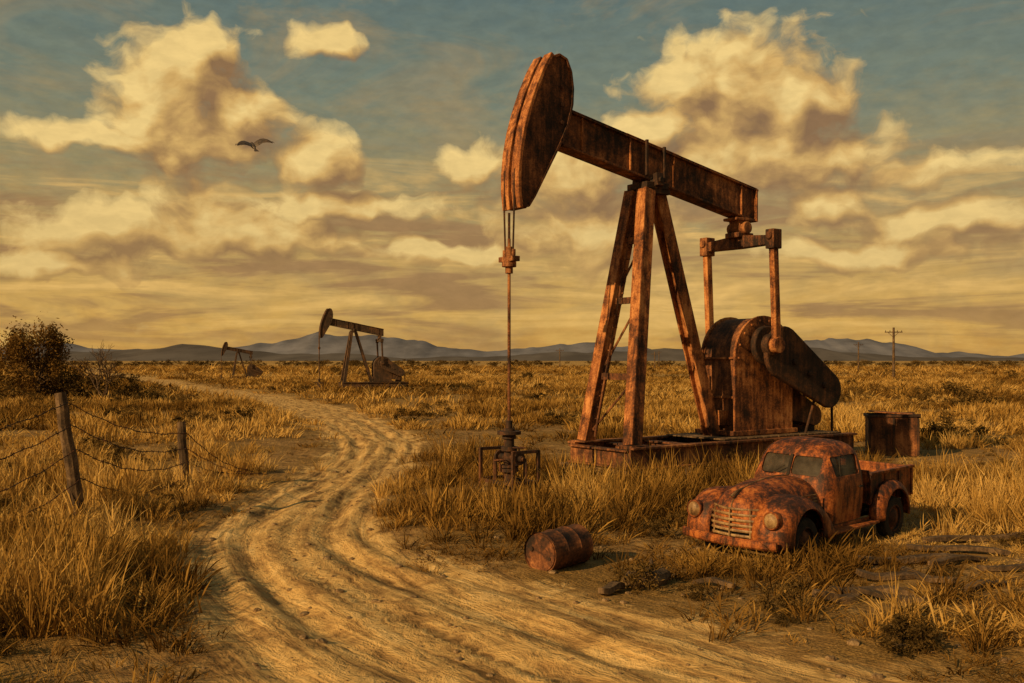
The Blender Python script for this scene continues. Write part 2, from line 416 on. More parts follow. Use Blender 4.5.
# ------------------------------------------------------------ truck
def pickup():
    T = empty('pickup_truck', (4.90, 16.6, gz(4.9, 16.6)-.045), math.radians(180+43))
    T.rotation_euler = (math.radians(-1.5), math.radians(1.2), math.radians(223))
    def sup(hx0, hx1, hy, z, e=4.0, n=40, infl=0):
        cx = (hx0+hx1)/2; rx = (hx1-hx0)/2+infl; ry = hy+infl; out = []
        for i in range(n):
            t = 2*math.pi*i/n; c = math.cos(t); s_ = math.sin(t)
            out.append((cx+rx*math.copysign(abs(c)**(2/e), c), ry*math.copysign(abs(s_)**(2/e), s_), z))
        return out
    SZ = [(.44, -.68, .62, .73), (.7, -.70, .64, .755), (.95, -.71, .64, .76), (1.12, -.70, .61, .745), (1.2, -.69, .57, .725), (1.35, -.67, .50, .69),
          (1.47, -.64, .435, .655), (1.56, -.59, .37, .61), (1.63, -.52, .29, .54), (1.68, -.43, .20, .45), (1.71, -.31, .08, .32), (1.722, -.18, -.06, .12)]
    b = MB(); b.loft([sup(a, c, w, z, 5) for z, a, c, w in SZ]); cab = b.obj('cab', M_truck)
    b = MB(); b.loft([sup(a, c, w, z-.03 if z > 1.5 else z+(.1 if z < .5 else 0), 5, infl=-.045) for z, a, c, w in SZ]); inner = b.obj('inner', M_truck)
    cut = [inner]
    def cb(x0, x1, y0, y1, z0, z1, axis):
        b = MB()
        r = .055; pr = []
        u0, u1 = (y0, y1) if axis == 'x' else (x0, x1)
        for cx_, cz_, a0 in ((u1-r, z1-r, 0), (u0+r, z1-r, 90), (u0+r, z0+r, 180), (u1-r, z0+r, 270)):
            for k in range(5):
                t = math.radians(a0+k*22.5); pr.append((cx_+r*math.cos(t), cz_+r*math.sin(t)))
        if axis == 'y': b.prism(pr, y0, y1)
        else:
            n = len(pr); b.add([(x0, p, z) for p, z in pr]+[(x1, p, z) for p, z in pr], [(i, (i+1) % n, n+(i+1) % n, n+i) for i in range(n)]+[tuple(range(n-1, -1, -1)), tuple(range(n, 2*n))])
        cut.append(b.obj('cutter', M_truck))
    cb(.2, .9, .035, .53, 1.19, 1.485, 'x'); cb(.2, .9, -.53, -.035, 1.19, 1.485, 'x')
    cb(-.40, .34, -.9, .9, 1.18, 1.50, 'y')
    cb(-1, -.4, -.36, .36, 1.22, 1.46, 'x')
    for x in (-.49, .46):
        b = MB()
        for y in (-1, 1): b.bar((x, y*.755, .5), (x, y*.765, 1.0), .014, .03, up=(0, 1, 0)); b.bar((x, y*.765, 1.0), (x, y*.735, 1.17), .014, .03, up=(0, 1, 0))
        cut.append(b.obj('cutter', M_truck))
    b = MB()
    for y in (-1, 1): b.box((-.015, y*.757, .52), (.93, .03, .014))
    cut.append(b.obj('cutter', M_truck))
    boolcut(cab, cut); cab.parent = T
    b = MB(); b.loft([sup(a, c, w, z, 5, infl=-.03) for z, a, c, w in SZ if 1.1 < z < 1.57], caps=False); b.obj('window_glass', M_glass, T)
    b = MB()
    for y in (-1, 1):
        b.bar((.17, y*.70, 1.17), (.13, y*.655, 1.5), .02, .02)
        b.bar((-.42, y*.78, .98), (-.30, y*.785, .98), .02, .022); b.cyl((-.40, y*.74, .98), (-.40, y*.78, .98), .018, n=8)
    b.bar((.585, 0, 1.17), (.445, 0, 1.5), .05, .03)
    b.tube([(.6, -.45, 1.19), (.63, -.25, 1.2), (.59, -.05, 1.33)], .008)
    b.obj('cab_trim', M_black, T)
    b = MB(); b.box((-.32, 0, .82), (.5, 1.2, .18)); b.box((-.54, 0, 1.05), (.14, 1.2, .42)); b.obj('seat', M_seat, T, .03)
    b = MB(); b.box((.47, 0, 1.05), (.14, 1.25, .16))
    b.lathe([(.2, -.012), (.215, 0), (.2, .012), (.185, 0), (.2, -.012)], 20, Matrix.Translation((.2, .33, 1.15)) @ Matrix.Rotation(math.radians(-60), 4, 'Y')); b.tube([(.2, .33, 1.15), (.45, .33, .95)], .02)
    b.box((0, 0, .5), (1.2, 1.3, .04))
    b.obj('dashboard', M_black, T)
    # hood
    HS = [(.60, .625, 1.165, .55), (.9, .61, 1.185, .55), (1.2, .585, 1.18, .55), (1.5, .55, 1.155, .55), (1.75, .51, 1.115, .54), (1.93, .47, 1.06, .53), (2.05, .42, .99, .52), (2.12, .36, .92, .51), (2.155, .27, .86, .5), (2.16, .2, .82, .5)]
    b = MB(); secs = []
    for x, w, t, z0 in HS:
        q = []
        for i in range(25):
            a = math.pi*i/24; c = math.cos(a); s_ = math.sin(a)
            q.append((x, w*math.copysign(abs(c)**(2/2.6), c), z0+(t-z0)*abs(s_)**(2/2.6)))
        secs.append(q)
    b.loft(secs); b.obj('hood', M_truck, T, smooth=50)
    b = MB(); b.tube([(x, 0, t+.004) for x, w, t, z0 in HS], [.012]*len(HS)); b.tube([(2.10, 0, .97), (2.15, 0, 1.0), (2.0, 0, 1.07), (1.85, 0, 1.105)], [.01, .025, .02, .006])
    for y in (-1, 1):
        b.tube([(x, y*(w*.995), z0+.22*(t-z0)+.05) for x, w, t, z0 in HS[:6]], .010)
        for k in range(4): b.bar((.75, y*(.622), .80+.05*k), (1.25, y*(.585), .80+.05*k), .02, .014)
    b.obj('hood_trim', M_grille, T)
    # fenders
    def fender(cx, cz, Rf, y_in, y_out, Rw, name, th0, th1):
        b = MB()
        for sy in (-1, 1):
            secs = []
            for i in range(27):
                th = th0+(th1-th0)*i/26; R = Rf(th); c, s_ = math.cos(math.radians(th)), math.sin(math.radians(th))
                w = y_out-y_in; q = []
                for yy, rr in ((y_in, R+.01), (y_in+.35*w, R+.014), (y_in+.6*w, R-.005), (y_in+.78*w, R-.035), (y_in+.9*w, R-.085), (y_in+.97*w, max(R-.15, Rw+.03)), (y_out, Rw+.01), (y_out-.02, Rw-.005)):
                    q.append((cx+rr*c, sy*yy, max(cz+rr*s_, .30)))
                secs.append(q)
            b.loft(secs, closed=False, caps=False)
        return b.obj(name, M_truck, T, smooth=60, solid=.018)
    def Rfront(th):
        if th < 90: return .57+.15*(math.cos(math.radians(th))**1.1 if th > 0 else 1)
        return .57+.30*(1-math.sin(math.radians(min(th, 180))))**1.3+(.03 if th > 180 else 0)
    fender(1.45, .42, Rfront, .38, .92, .42, 'front_fenders', -12, 190)
    fender(-1.38, .42, lambda t: .53+.05*abs(math.cos(math.radians(t))), .70, .91, .42, 'rear_fenders', -8, 188)
    b = MB()
    for y in (-1, 1): b.box((.02, y*.80, .36), (1.55, .22, .04)); b.bar((.78, y*.70, .36), (-.78, y*.70, .36), .03, .12)
    b.obj('running_boards', M_truck, T, .01)
    # grille
    b = MB(); secs = []
    for z, x, w in ((.36, 2.08, .52), (.5, 2.14, .54), (.66, 2.16, .54), (.78, 2.14, .50), (.86, 2.06, .42)):
        secs.append([(x-.22*(abs(t)**2.2), w*t, z) for t in np.linspace(-1, 1, 17)]+[(x-.45, w*t, z) for t in np.linspace(1, -1, 5)])
    b.loft(secs); b.obj('radiator_shell', M_black, T, smooth=50)
    b = MB()
    for i, z in enumerate((.42, .50, .58, .66, .74, .82)):
        w = .60 if i < 4 else (.55, .46)[i-4]; x = 2.20-.012*abs(i-2.5)
        b.tube([(x-.22*(abs(t)**2.2), w*t, z) for t in np.linspace(-1, 1, 15)], .022, 6)
    for t in (-.6, 0, .6): b.tube([(2.20-.22*abs(t)**2.2, .54*t, .40), (2.19-.22*abs(t)**2.2, .52*t, .82)], .016, 6)
    b.obj('grille', M_grille, T, smooth=60)
    b = MB(); secs = []
    for t in np.linspace(-1, 1, 15):
        x = 2.38-.16*abs(t)**2.5; y = .84*t; secs.append([(x, y, .30), (x+.03, y, .33), (x+.035, y, .37), (x+.03, y, .42), (x, y, .44), (x-.02, y, .37)])
    b.loft(secs)
    for y in (-.35, .35): b.bar((2.0, y, .36), (2.36, y, .37), .05, .08)
    b.obj('bumper', M_truck, T)
    b = MB(); g = MB()
    for y in (-.69, .69):
        Mx = Matrix.Translation((2.10, y, .72)) @ Matrix.Rotation(math.radians(88), 4, 'Y')
        b.lathe([(.0, -.22), (.06, -.2), (.12, -.1), (.135, .02), (.14, .06), (.125, .075), (.112, .06)], 24, Mx)
        g.lathe([(.114, .06), (.09, .085), (.05, .10), (.0, .105)], 24, Mx)
    b.obj('headlight_bezels', M_truck, T, smooth=60); g.obj('headlight_lenses', M_grille, T, smooth=60)
    # bed
    b = MB()
    for y in (-1, 1):
        b.box((-1.53, y*.70, .86), (1.54, .04, .50)); b.bar((-2.31, y*.715, 1.125), (-.75, y*.715, 1.125), .09, .05)
        for x in (-.78, -1.3, -1.8, -2.27): b.box((x, y*.728, .86), (.06, .03, .47))
    b.box((-.77, 0, .88), (.04, 1.36, .5)); b.bar((-.77, -.70, 1.16), (-.77, .70, 1.16), .05, .05)
    b.box((-2.30, 0, .86), (.04, 1.36, .44)); b.bar((-2.31, -.66, 1.10), (-2.31, .66, 1.10), .06, .045)
    b.obj('cargo_bed', M_truck, T, .008)
    b = MB()
    for k in range(9): b.box((-1.53, -.6+.15*k, .64), (1.48, .14, .03))
    b.obj('bed_floor', M_wood, T)
    b = MB(); b.box((-.1, .38, .40), (4.1, .08, .12)); b.box((-.1, -.38, .40), (4.1, .08, .12)); b.cyl((-1.38, -.7, .36), (-1.38, .7, .36), .05); b.cyl((1.45, -.7, .36), (1.45, .7, .36), .05); b.box((1.3, 0, .6), (1.2, .7, .3)); b.box((-1.5, 0, .52), (1.5, 1.3, .04))
    b.obj('chassis', M_black, T)
    b = MB(); h = MB()
    for x in (1.45, -1.38):
        for sy in (-1, 1):
            Mx = Matrix.Translation((x, sy*.77, .34)) @ Matrix.Rotation(-sy*math.pi/2, 4, 'X')
            b.lathe([(.2, -.09), (.28, -.10), (.34, -.085), (.36, -.05), (.362, 0), (.36, .05), (.34, .085), (.28, .10), (.2, .085), (.2, -.09)], 36, Mx)
            h.lathe([(.215, .08), (.20, .055), (.16, .05), (.13, .075), (.08, .10), (.0, .115)], 28, Mx)
            h.lathe([(.215, .08), (.225, .09), (.21, .10), (.2, .06)], 28, Mx)
    b.obj('tyres', M_tyre, T, smooth=40); h.obj('wheel_rims', M_rust, T, smooth=40)
pickup()

# ------------------------------------------------------------ barrel, tank, planks
def barrel():
    x, y = .40, 14.3
    b = MB(); r = .29
    prof = [(0, .012), (r-.03, .012), (r-.025, .03), (r+.01, .03), (r+.01, 0), (r, .03)]
    for z in (.30, .60): prof += [(r, z-.02), (r+.014, z), (r, z+.02)]
    prof += [(r, .85), (r+.01, .88), (r-.02, .88), (r-.02, .86), (0, .86)]
    E = empty('steel_barrel', (x, y, gz(x, y)+.24))
    q = Vector((.66, .75, .02)).to_track_quat('Z', 'Y'); E.rotation_mode = 'QUATERNION'; E.rotation_quaternion = q
    b.lathe(prof, 40); b.obj('drum_shell', M_rust, E)
    b = MB(); b.cyl((.16, .05, -.01), (.16, .05, .02), .035); b.cyl((-.17, -.06, -.0), (-.17, -.06, .02), .022); b.obj('bung_caps', M_rustdk, E)
barrel()
def tank():
    x, y = 12.0, 31.5
    E = empty('rusted_metal_bin', (x, y, gz(x, y)), math.radians(-14))
    b = MB()
    for a in ((-.70, 0, .6, .05, 1.2, 1.2), (.70, 0, .6, .05, 1.2, 1.2)): b.box(a[:3], a[3:])
    for yy in (-.6, .6): b.box((0, yy, .6), (1.36, .05, 1.2))
    b.box((0, 0, .1), (1.34, 1.14, .05)); b.obj('bin_walls', M_rust, E, .01)
    b = MB()
    for yy in (-.62, .62): b.bar((-.78, yy, 1.22), (.78, yy, 1.27), .1, .09)
    for xx in (-.74, .74): b.bar((xx, -.56, 1.22), (xx, .56, 1.22), .1, .08)
    for xx in (-.71, 0, .71): b.box((xx, -.645, .6), (.07, .05, 1.15))
    b.obj('bin_rim', M_rustdk, E, .01)
    b = MB(); R = Matrix.Rotation(.06, 3, 'Y'); b.box((0, .2, 1.31), (1.3, .7, .03), R); b.obj('bin_lid', M_rustlt, E)
tank()
PLK = [(4.6, 12.8, 1.1, .17, .07, 2.6, .05), (4.05, 12.45, .6, .2, .10, .3, .1), (4.8, 12.45, .9, .14, .06, 2.9, -.08), (5.8, 14.6, 1.6, .15, .08, .15, .03),
       (6.9, 15.4, 1.5, .18, .07, -.2, .05), (6.5, 14.5, 1.2, .14, .06, .5, .04), (7.2, 13.9, 1.3, .16, .07, 2.8, .04), (7.6, 16.4, 1.8, .17, .08, .2, -.03), (5.6, 13.4, 1.0, .13, .06, 1.9, .04), (5.1, 13.6, .8, .15, .07, .1, .1),
       (1.3, 13.0, .5, .14, .08, .9, .1), (2.7, 13.3, .6, .12, .06, 2.5, .06), (6.2, 13.0, .9, .12, .05, .6, .02)]
def planks():
    for i, (x, y, L, w, h, rz, ry) in enumerate(PLK):
        E = empty('weathered_plank', (x, y, gz(x, y)+.07), rz); E.rotation_euler = (random.uniform(-.15, .15), ry, rz)
        b = MB(); n = 8; secs = []
        for k in range(n+1):
            xx = -L/2+L*k/n; ww = w*(1+random.uniform(-.08, .08)); hh = h*(1+random.uniform(-.1, .1)); zo = .03*math.sin(k*.7+i)
            if k in (0, n): ww *= .7
            secs.append([(xx, -ww/2, -hh/2+zo), (xx, ww/2, -hh/2+zo), (xx, ww/2, hh/2+zo), (xx, -ww/2, hh/2+zo)])
        b.loft(secs); b.obj('board', M_wood, E, .006)
    E = empty('fallen_log', (1.85, 13.5, gz(1.85, 13.5)+.09), .5)
    b = MB(); pts = [(-.36+.09*k, .03*math.sin(k), .02*math.sin(k*2)) for k in range(9)]
    b.tube(pts, [.06, .12, .14, .13, .145, .13, .12, .10, .06], 9); b.tube([(.05, 0, .08), (.12, .1, .24)], [.05, .02]); b.tube([(-.15, 0, .05), (-.2, -.12, .2)], [.04, .015]); b.obj('trunk_piece', M_wood, E)
planks()

# ------------------------------------------------------------ fence
def fence():
    F = empty('barbed_wire_fence')
    posts = [((-8.15, 13.2), (-8.3, 13.15), 2.0, .11), ((-7.8, 18.1), (-8.18, 18.0), 2.42, .13), ((-7.62, 23.3), (-7.75, 23.3), 1.58, .12)]
    b = MB(); P = []
    for (x, y), (tx, ty), h, r in posts:
        z = gz(x, y); pts = []; rr = []
        for k in range(10):
            t = k/9; pts.append((x+(tx-x)*t+.015*math.sin(k*1.7), y+(ty-y)*t+.012*math.cos(k*2.1), z-.2+(h+.2)*t)); rr.append(r*(1-.22*t)*(1+.06*math.sin(k*2.7)))
        b.tube(pts, rr, 10); P.append(((x, y, z), (tx, ty, z+h)))
    b.obj('posts', M_wood, F)
    w = MB()
    fr = [(.93, .93, .84), (.72, .76, .62), (.5, .58, .42), (.3, .36, .22)]
    def at(i, f): a, c = Vector(P[i][0]), Vector(P[i][1]); return a+(c-a)*f
    def wire(A, B, sag, n=24):
        pts = []
        for k in range(n+1):
            t = k/n; p = A.lerp(B, t); p.z -= sag*4*t*(1-t); p.x += .02*math.sin(t*9); p.z += .012*math.sin(t*31)
            pts.append(p)
        w.tube(pts, .009, 5)
        L = (B-A).length
        for k in range(int(L/.28)):
            t = (k+.5)*.28/L; j = t*n; p = pts[int(j)].lerp(pts[min(int(j)+1, n)], j-int(j))
            for q in range(2):
                d = Vector((random.uniform(-1, 1), random.uniform(-1, 1), random.uniform(-1, 1))).normalized()*.045
                w.tube([p-d, p+d], .006, 4)
    for k, (a, c, e) in enumerate(fr):
        wire(at(0, a)+Vector((.1, 0, 0)), at(1, c)+Vector((.1, 0, 0)), .12+.05*k); wire(at(1, c)+Vector((.1, 0, 0)), at(2, e)+Vector((.09, 0, 0)), .22+.04*k)
    for k, f in enumerate((.84, .6)):
        A = at(2, f)+Vector((.09, 0, 0)); B = Vector((-6.4+.5*k, 24.6-.5*k, .25)); wire(A, B, .18)
    wire(at(2, .42), Vector((-6.9, 25.5, .1)), .1)
    w.obj('wires', M_rustdk, F)
fence()

# ------------------------------------------------------------ utility poles
def pole(x, y, h, s=1):
    E = empty('utility_pole', (x, y, 0))
    b = MB(); b.cyl((0, 0, -.3), (0, 0, h), .20*s, .14*s, 10); b.bar((-1.2*s, 0, h-.7), (1.2*s, 0, h-.7), .13*s, .13*s)
    b.bar((0, .1, h-1.5), (-.7*s, .1, h-.75), .05, .05); b.bar((0, .1, h-1.5), (.7*s, .1, h-.75), .05, .05); b.obj('pole_and_crossarm', M_wood, E)
    b = MB()
    for q in (-1.1, -.5, .5, 1.1): b.cyl((q*s, 0, h-.62), (q*s, 0, h-.42), .06, .04, 8)
    b.obj('insulators', M_black, E)
pole(57.5, 150, 7.9, 1.1); pole(87, 250, 7.5, 1); pole(14.4, 300, 6.5); pole(43, 300, 5.5); pole(62, 420, 7)

# ------------------------------------------------------------ bird
def bird():
    E = empty('bird', (-15.6, 60, 15.9)); E.scale = (1.05,)*3
    m, nt, b_ = newmat('brown_feathers'); tc = N(nt, 'ShaderNodeTexCoord')
    nt.links.new(ramp(nt, noise_(nt, tc.outputs['Object'], 9).outputs[0], [(.35, (.03, .02, .013)), (.65, (.10, .065, .04))]), b_.inputs['Base Color'])
    b = MB(); secs = []
    for x, r, z in ((.50, .012, -.01), (.42, .03, .0), (.36, .07, .015), (.28, .085, .02), (.18, .11, .0), (.02, .14, -.01), (-.15, .12, 0), (-.3, .07, .02), (-.42, .03, .03)):
        secs.append([(x, r*math.cos(t), z+r*.85*math.sin(t)) for t in np.linspace(0, 2*math.pi, 13)[:-1]])
    b.loft(secs)
    b.add([(-.35, -.04, .03), (-.35, .04, .03), (-.72, .15, .04), (-.76, .06, .045), (-.74, -.0, .045), (-.76, -.06, .045), (-.72, -.15, .04)], [(0, 1, 2, 3, 4, 5, 6)])
    b.obj('body', m, E, smooth=80)
    b = MB()
    for sy, up in ((1, .40), (-1, .75)):
        secs = []
        for t, xl, xt in ((0, .24, -.22), (.2, .28, -.24), (.42, .30, -.20), (.6, .22, -.24), (.8, .06, -.28), (1, -.20, -.34)):
            y = .06+t*.95; z = .05+up*(.45*math.sin(t*2.0))
            secs.append([(xl, sy*y, z), (xl*.5+xt*.5, sy*y, z+.04), (xt, sy*y, z-.02), (xl*.5+xt*.5, sy*y, z-.02)])
        b.loft(secs)
        for k in range(4):
            y = .7+.1*k; z = .05+up*.45*math.sin((y-.06)/.95*2)
            b.add([(-.15, sy*y, z), (-.15, sy*(y+.08), z), (-.40, sy*(y+.12), z)], [(0, 1, 2)])
    b.obj('wings', m, E, smooth=60)
    R = Matrix.Rotation(math.radians(125), 4, 'Z') @ Matrix.Rotation(math.radians(-38), 4, 'Y') @ Matrix.Rotation(math.radians(-8), 4, 'X')
    E.rotation_euler = R.to_euler()
bird()

# ------------------------------------------------------------ ground
def axis(lo, hi, near0, near1, step, ratio):
    a = list(np.arange(near0, near1, step)); s = step; x = near1
    while x < hi: a.append(x); s *= ratio; x += s
    a.append(hi); s = step; x = near0-step; l = []
    while x > lo: l.append(x); s *= ratio; x -= s
    l.append(lo); return np.array(l[::-1]+a)
X = axis(-7000, 7000, -14, 13, .10, 1.035); Y = axis(-150, 8000, 6, 30, .09, 1.022)
GX, GY = np.meshgrid(X, Y); nx, ny = len(X), len(Y)
Z = ground_z(GX, GY)
co = np.stack([GX.ravel(), GY.ravel(), Z.ravel()], 1)
idx = np.arange(nx*ny).reshape(ny, nx)
F = np.stack([idx[:-1, :-1].ravel(), idx[:-1, 1:].ravel(), idx[1:, 1:].ravel(), idx[1:, :-1].ravel()], 1)
me = bpy.data.meshes.new('ground'); me.vertices.add(len(co)); me.vertices.foreach_set('co', co.astype(np.float32).ravel())
me.loops.add(F.size); me.loops.foreach_set('vertex_index', F.ravel().astype(np.int32))
me.polygons.add(len(F)); me.polygons.foreach_set('loop_start', np.arange(0, F.size, 4, dtype=np.int32))
me.polygons.foreach_set('use_smooth', np.ones(len(F), bool))
me.update(calc_edges=True)
u, hw, ar = road_info(GX, GY)
rd = (1-sstep(.60, 1.40, np.abs(u)/hw))
for nme, arr in (('road', rd), ('u', np.clip(u, -9, 9)), ('arc', ar)):
    at = me.attributes.new(nme, 'FLOAT', 'POINT'); at.data.foreach_set('value', arr.astype(np.float32))
gobj = bpy.data.objects.new('ground', me); sc.collection.objects.link(gobj)
m, nt, b = newmat('dry_ground'); me.materials.append(m)
geo = N(nt, 'ShaderNodeNewGeometry'); P = geo.outputs['Position']
def attr(nt, n): a = N(nt, 'ShaderNodeAttribute'); a.attribute_name = n; return a.outputs['Fac']
n1 = noise_(nt, P, .35, 4, .6, 0, '2D').outputs[0]; n2 = noise_(nt, P, 2.6, 5, .7, .3, '2D').outputs[0]; n3 = noise_(nt, P, 28, 3, .7, 0, '2D').outputs[0]; nL = noise_(nt, mapping(nt, P, (.010, .055, 1)), 1, 6, .68, 0, '2D').outputs[0]
dirt = ramp(nt, n2, [(.3, (.10, .052, .019)), (.48, (.23, .13, .047)), (.7, (.38, .23, .088))])
thatch = ramp(nt, n3, [(.3, (.09, .048, .014)), (.55, (.23, .13, .038)), (.75, (.37, .22, .07))])
base = mixc(nt, ramp(nt, n1, [(.42, (0, 0, 0)), (.6, (1, 1, 1))]), thatch, dirt)
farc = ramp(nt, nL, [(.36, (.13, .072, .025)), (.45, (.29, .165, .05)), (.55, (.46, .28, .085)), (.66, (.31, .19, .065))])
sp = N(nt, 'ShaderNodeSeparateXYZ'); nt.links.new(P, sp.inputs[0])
fd = math_(nt, 'DIVIDE', math_(nt, 'SUBTRACT', sp.outputs[1], 50), 120, clamp=True)  # far field colour by distance, with golden-tan haze painted into it
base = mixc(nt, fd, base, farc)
cmb = N(nt, 'ShaderNodeCombineXYZ'); nt.links.new(math_(nt, 'MULTIPLY', attr(nt, 'u'), 3.6), cmb.inputs[0]); nt.links.new(math_(nt, 'MULTIPLY', attr(nt, 'arc'), .34), cmb.inputs[1])
st = noise_(nt, cmb.outputs[0], 1.3, 5, .66, .4, '2D').outputs[0]
mud = noise_(nt, P, 1.1, 5, .7, .6, '2D').outputs[0]
rf = math_(nt, 'ADD', math_(nt, 'ADD', math_(nt, 'MULTIPLY', st, .56), math_(nt, 'MULTIPLY', n2, .20)), math_(nt, 'MULTIPLY', mud, .24))
rc = ramp(nt, rf, [(.35, (.13, .070, .026)), (.44, (.31, .178, .066)), (.53, (.52, .32, .118)), (.66, (.66, .44, .19))])
rm = math_(nt, 'ADD', attr(nt, 'road'), math_(nt, 'MULTIPLY', math_(nt, 'SUBTRACT', mud, .5), 1.8))
rm = ramp(nt, rm, [(.30, (0, 0, 0)), (.66, (1, 1, 1))])
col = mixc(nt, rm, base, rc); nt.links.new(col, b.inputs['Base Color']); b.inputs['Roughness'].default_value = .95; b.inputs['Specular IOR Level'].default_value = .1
hb = math_(nt, 'ADD', n2, math_(nt, 'MULTIPLY', st, .6))
bp = N(nt, 'ShaderNodeBump'); bp.inputs['Strength'].default_value = .75; bp.inputs['Distance'].default_value = .10
nt.links.new(hb, bp.inputs['Height']); nt.links.new(bp.outputs[0], b.inputs['Normal'])

# ------------------------------------------------------------ hills
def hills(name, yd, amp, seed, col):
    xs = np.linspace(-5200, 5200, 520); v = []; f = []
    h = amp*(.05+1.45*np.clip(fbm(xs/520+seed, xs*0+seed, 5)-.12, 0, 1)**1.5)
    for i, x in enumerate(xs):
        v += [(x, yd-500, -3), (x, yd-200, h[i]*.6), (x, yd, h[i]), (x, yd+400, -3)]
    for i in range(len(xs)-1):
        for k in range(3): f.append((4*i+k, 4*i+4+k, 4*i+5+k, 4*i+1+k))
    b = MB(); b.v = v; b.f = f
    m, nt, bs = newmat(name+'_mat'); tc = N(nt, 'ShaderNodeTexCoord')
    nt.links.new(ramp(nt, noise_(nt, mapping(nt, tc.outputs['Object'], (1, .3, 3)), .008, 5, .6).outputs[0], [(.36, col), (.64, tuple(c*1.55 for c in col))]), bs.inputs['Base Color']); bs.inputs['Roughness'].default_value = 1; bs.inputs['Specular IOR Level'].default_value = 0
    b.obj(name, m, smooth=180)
hills('hills', 5200, 175, 3.3, (.115, .112, .130)); hills('hills', 3600, 72, 8.1, (.085, .074, .070))  # hazy blue-grey of distance put into the hills' base colour

# ------------------------------------------------------------ vegetation sources
def foliage_mat(name, stops, transl=.18):
    m, nt, b = newmat(name)
    t = attr(nt, 'tone'); ii = N(nt, 'ShaderNodeAttribute'); ii.attribute_type = 'INSTANCER'; ii.attribute_name = 'tint'
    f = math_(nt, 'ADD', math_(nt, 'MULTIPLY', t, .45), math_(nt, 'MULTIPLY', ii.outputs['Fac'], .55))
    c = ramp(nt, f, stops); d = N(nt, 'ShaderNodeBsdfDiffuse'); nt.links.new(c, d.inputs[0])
    tl = N(nt, 'ShaderNodeBsdfTranslucent'); nt.links.new(c, tl.inputs[0]); mx = N(nt, 'ShaderNodeMixShader'); mx.inputs[0].default_value = transl
    nt.links.new(d.outputs[0], mx.inputs[1]); nt.links.new(tl.outputs[0], mx.inputs[2]); nt.links.new(mx.outputs[0], nt.nodes['Material Output'].inputs[0])
    return m
M_grass = foliage_mat('dry_grass', [(.12, (.06, .030, .008)), (.35, (.20, .102, .023)), (.6, (.41, .228, .054)), (.9, (.60, .375, .12))])
M_brush = foliage_mat('sage_leaves', [(.1, (.030, .019, .007)), (.4, (.075, .045, .015)), (.7, (.15, .088, .027)), (.95, (.25, .15, .045))])
M_leaf = foliage_mat('tree_leaves', [(.1, (.045, .027, .009)), (.35, (.14, .075, .02)), (.6, (.28, .15, .038)), (.85, (.42, .23, .06))], .3)
def mesh_tone(name, v, f, tone, mat):
    me = bpy.data.meshes.new(name); me.from_pydata(v, [], f); me.materials.append(mat)
    a = me.attributes.new('tone', 'FLOAT', 'POINT'); a.data.foreach_set('value', np.array(tone, np.float32)); return me
def tuft(seed, nb, h, spread, wid, lean, heads=False):
    r = random.Random(seed); v = []; f = []; tn = []
    for i in range(nb):
        a = r.uniform(0, 6.283); d = spread*math.sqrt(r.random())*.5; x0, y0 = d*math.cos(a), d*math.sin(a)
        hh = h*r.uniform(.45, 1.1); ln = lean*r.uniform(.1, 1)*hh; a2 = a+r.uniform(-.8, .8); w = wid*r.uniform(.6, 1.2)
        fa = r.uniform(0, 3.14); wx, wy = math.cos(fa)*w/2, math.sin(fa)*w/2; t0 = r.uniform(0, 1); o = len(v)
        ks = (0, .4, .75, 1)
        for k in ks:
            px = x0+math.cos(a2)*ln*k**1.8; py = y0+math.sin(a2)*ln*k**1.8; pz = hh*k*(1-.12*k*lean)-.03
            ww = (1, .9, .6, .08)[ks.index(k)]
            if heads and k == .75 and i % 3 == 0: ww = 1.6
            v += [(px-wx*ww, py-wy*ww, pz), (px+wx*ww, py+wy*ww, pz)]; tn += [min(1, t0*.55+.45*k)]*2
        for k in range(3): f.append((o+2*k, o+2*k+1, o+2*k+3, o+2*k+2))
    return v, f, tn
def leafmass(seed, n, clumps, R, size, zlo=0):
    r = random.Random(seed); v = []; f = []; tn = []; C = []
    for i in range(clumps):
        while True:
            p = Vector((r.uniform(-1, 1), r.uniform(-1, 1), r.uniform(0, 1)))
            if .35 < Vector((p.x, p.y, (p.z-.4)*1.5)).length < 1: break
        C.append((Vector((p.x*R[0], p.y*R[1], p.z*R[2])), r.uniform(.14, .30), r.random()))
    for i in range(n):
        c, cr, ct = C[r.randrange(clumps)]
        g = Vector((r.gauss(0, 1), r.gauss(0, 1), r.gauss(0, .8)))*cr*.55
        p = c+Vector((g.x*R[0], g.y*R[1], g.z*R[2]))
        if p.z < .02: continue
        q = Vector((r.gauss(0, 1), r.gauss(0, 1), r.gauss(0, 1))).normalized(); s = q.cross(Vector((r.gauss(0, 1), r.gauss(0, 1), r.gauss(0, 1)))).normalized()
        L = size*r.uniform(.6, 1.4); o = len(v); v += [p-q*L, p+s*L*.4, p+q*L, p-s*L*.4]; f.append((o, o+1, o+2, o+3)); tn += [min(1, max(0, ct*.5+.5*r.random()))]*4
    return v, f, tn, C
def coll(name, meshes):
    c = bpy.data.collections.new(name)
    for i, me in enumerate(meshes): c.objects.link(bpy.data.objects.new(me.name, me))
    return c
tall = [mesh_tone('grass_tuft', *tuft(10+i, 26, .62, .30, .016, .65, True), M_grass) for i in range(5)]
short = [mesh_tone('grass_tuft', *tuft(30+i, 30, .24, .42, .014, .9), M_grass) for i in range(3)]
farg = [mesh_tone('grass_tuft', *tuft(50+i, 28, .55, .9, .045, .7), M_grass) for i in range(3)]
bushes = [mesh_tone('sagebrush', *leafmass(70+i, 1300, 16, (.75, .75, .8), .05)[:3], M_brush) for i in range(4)]
C_grass = coll('grass_tufts', tall+short+farg); C_bush = coll('sagebrush_plants', bushes)
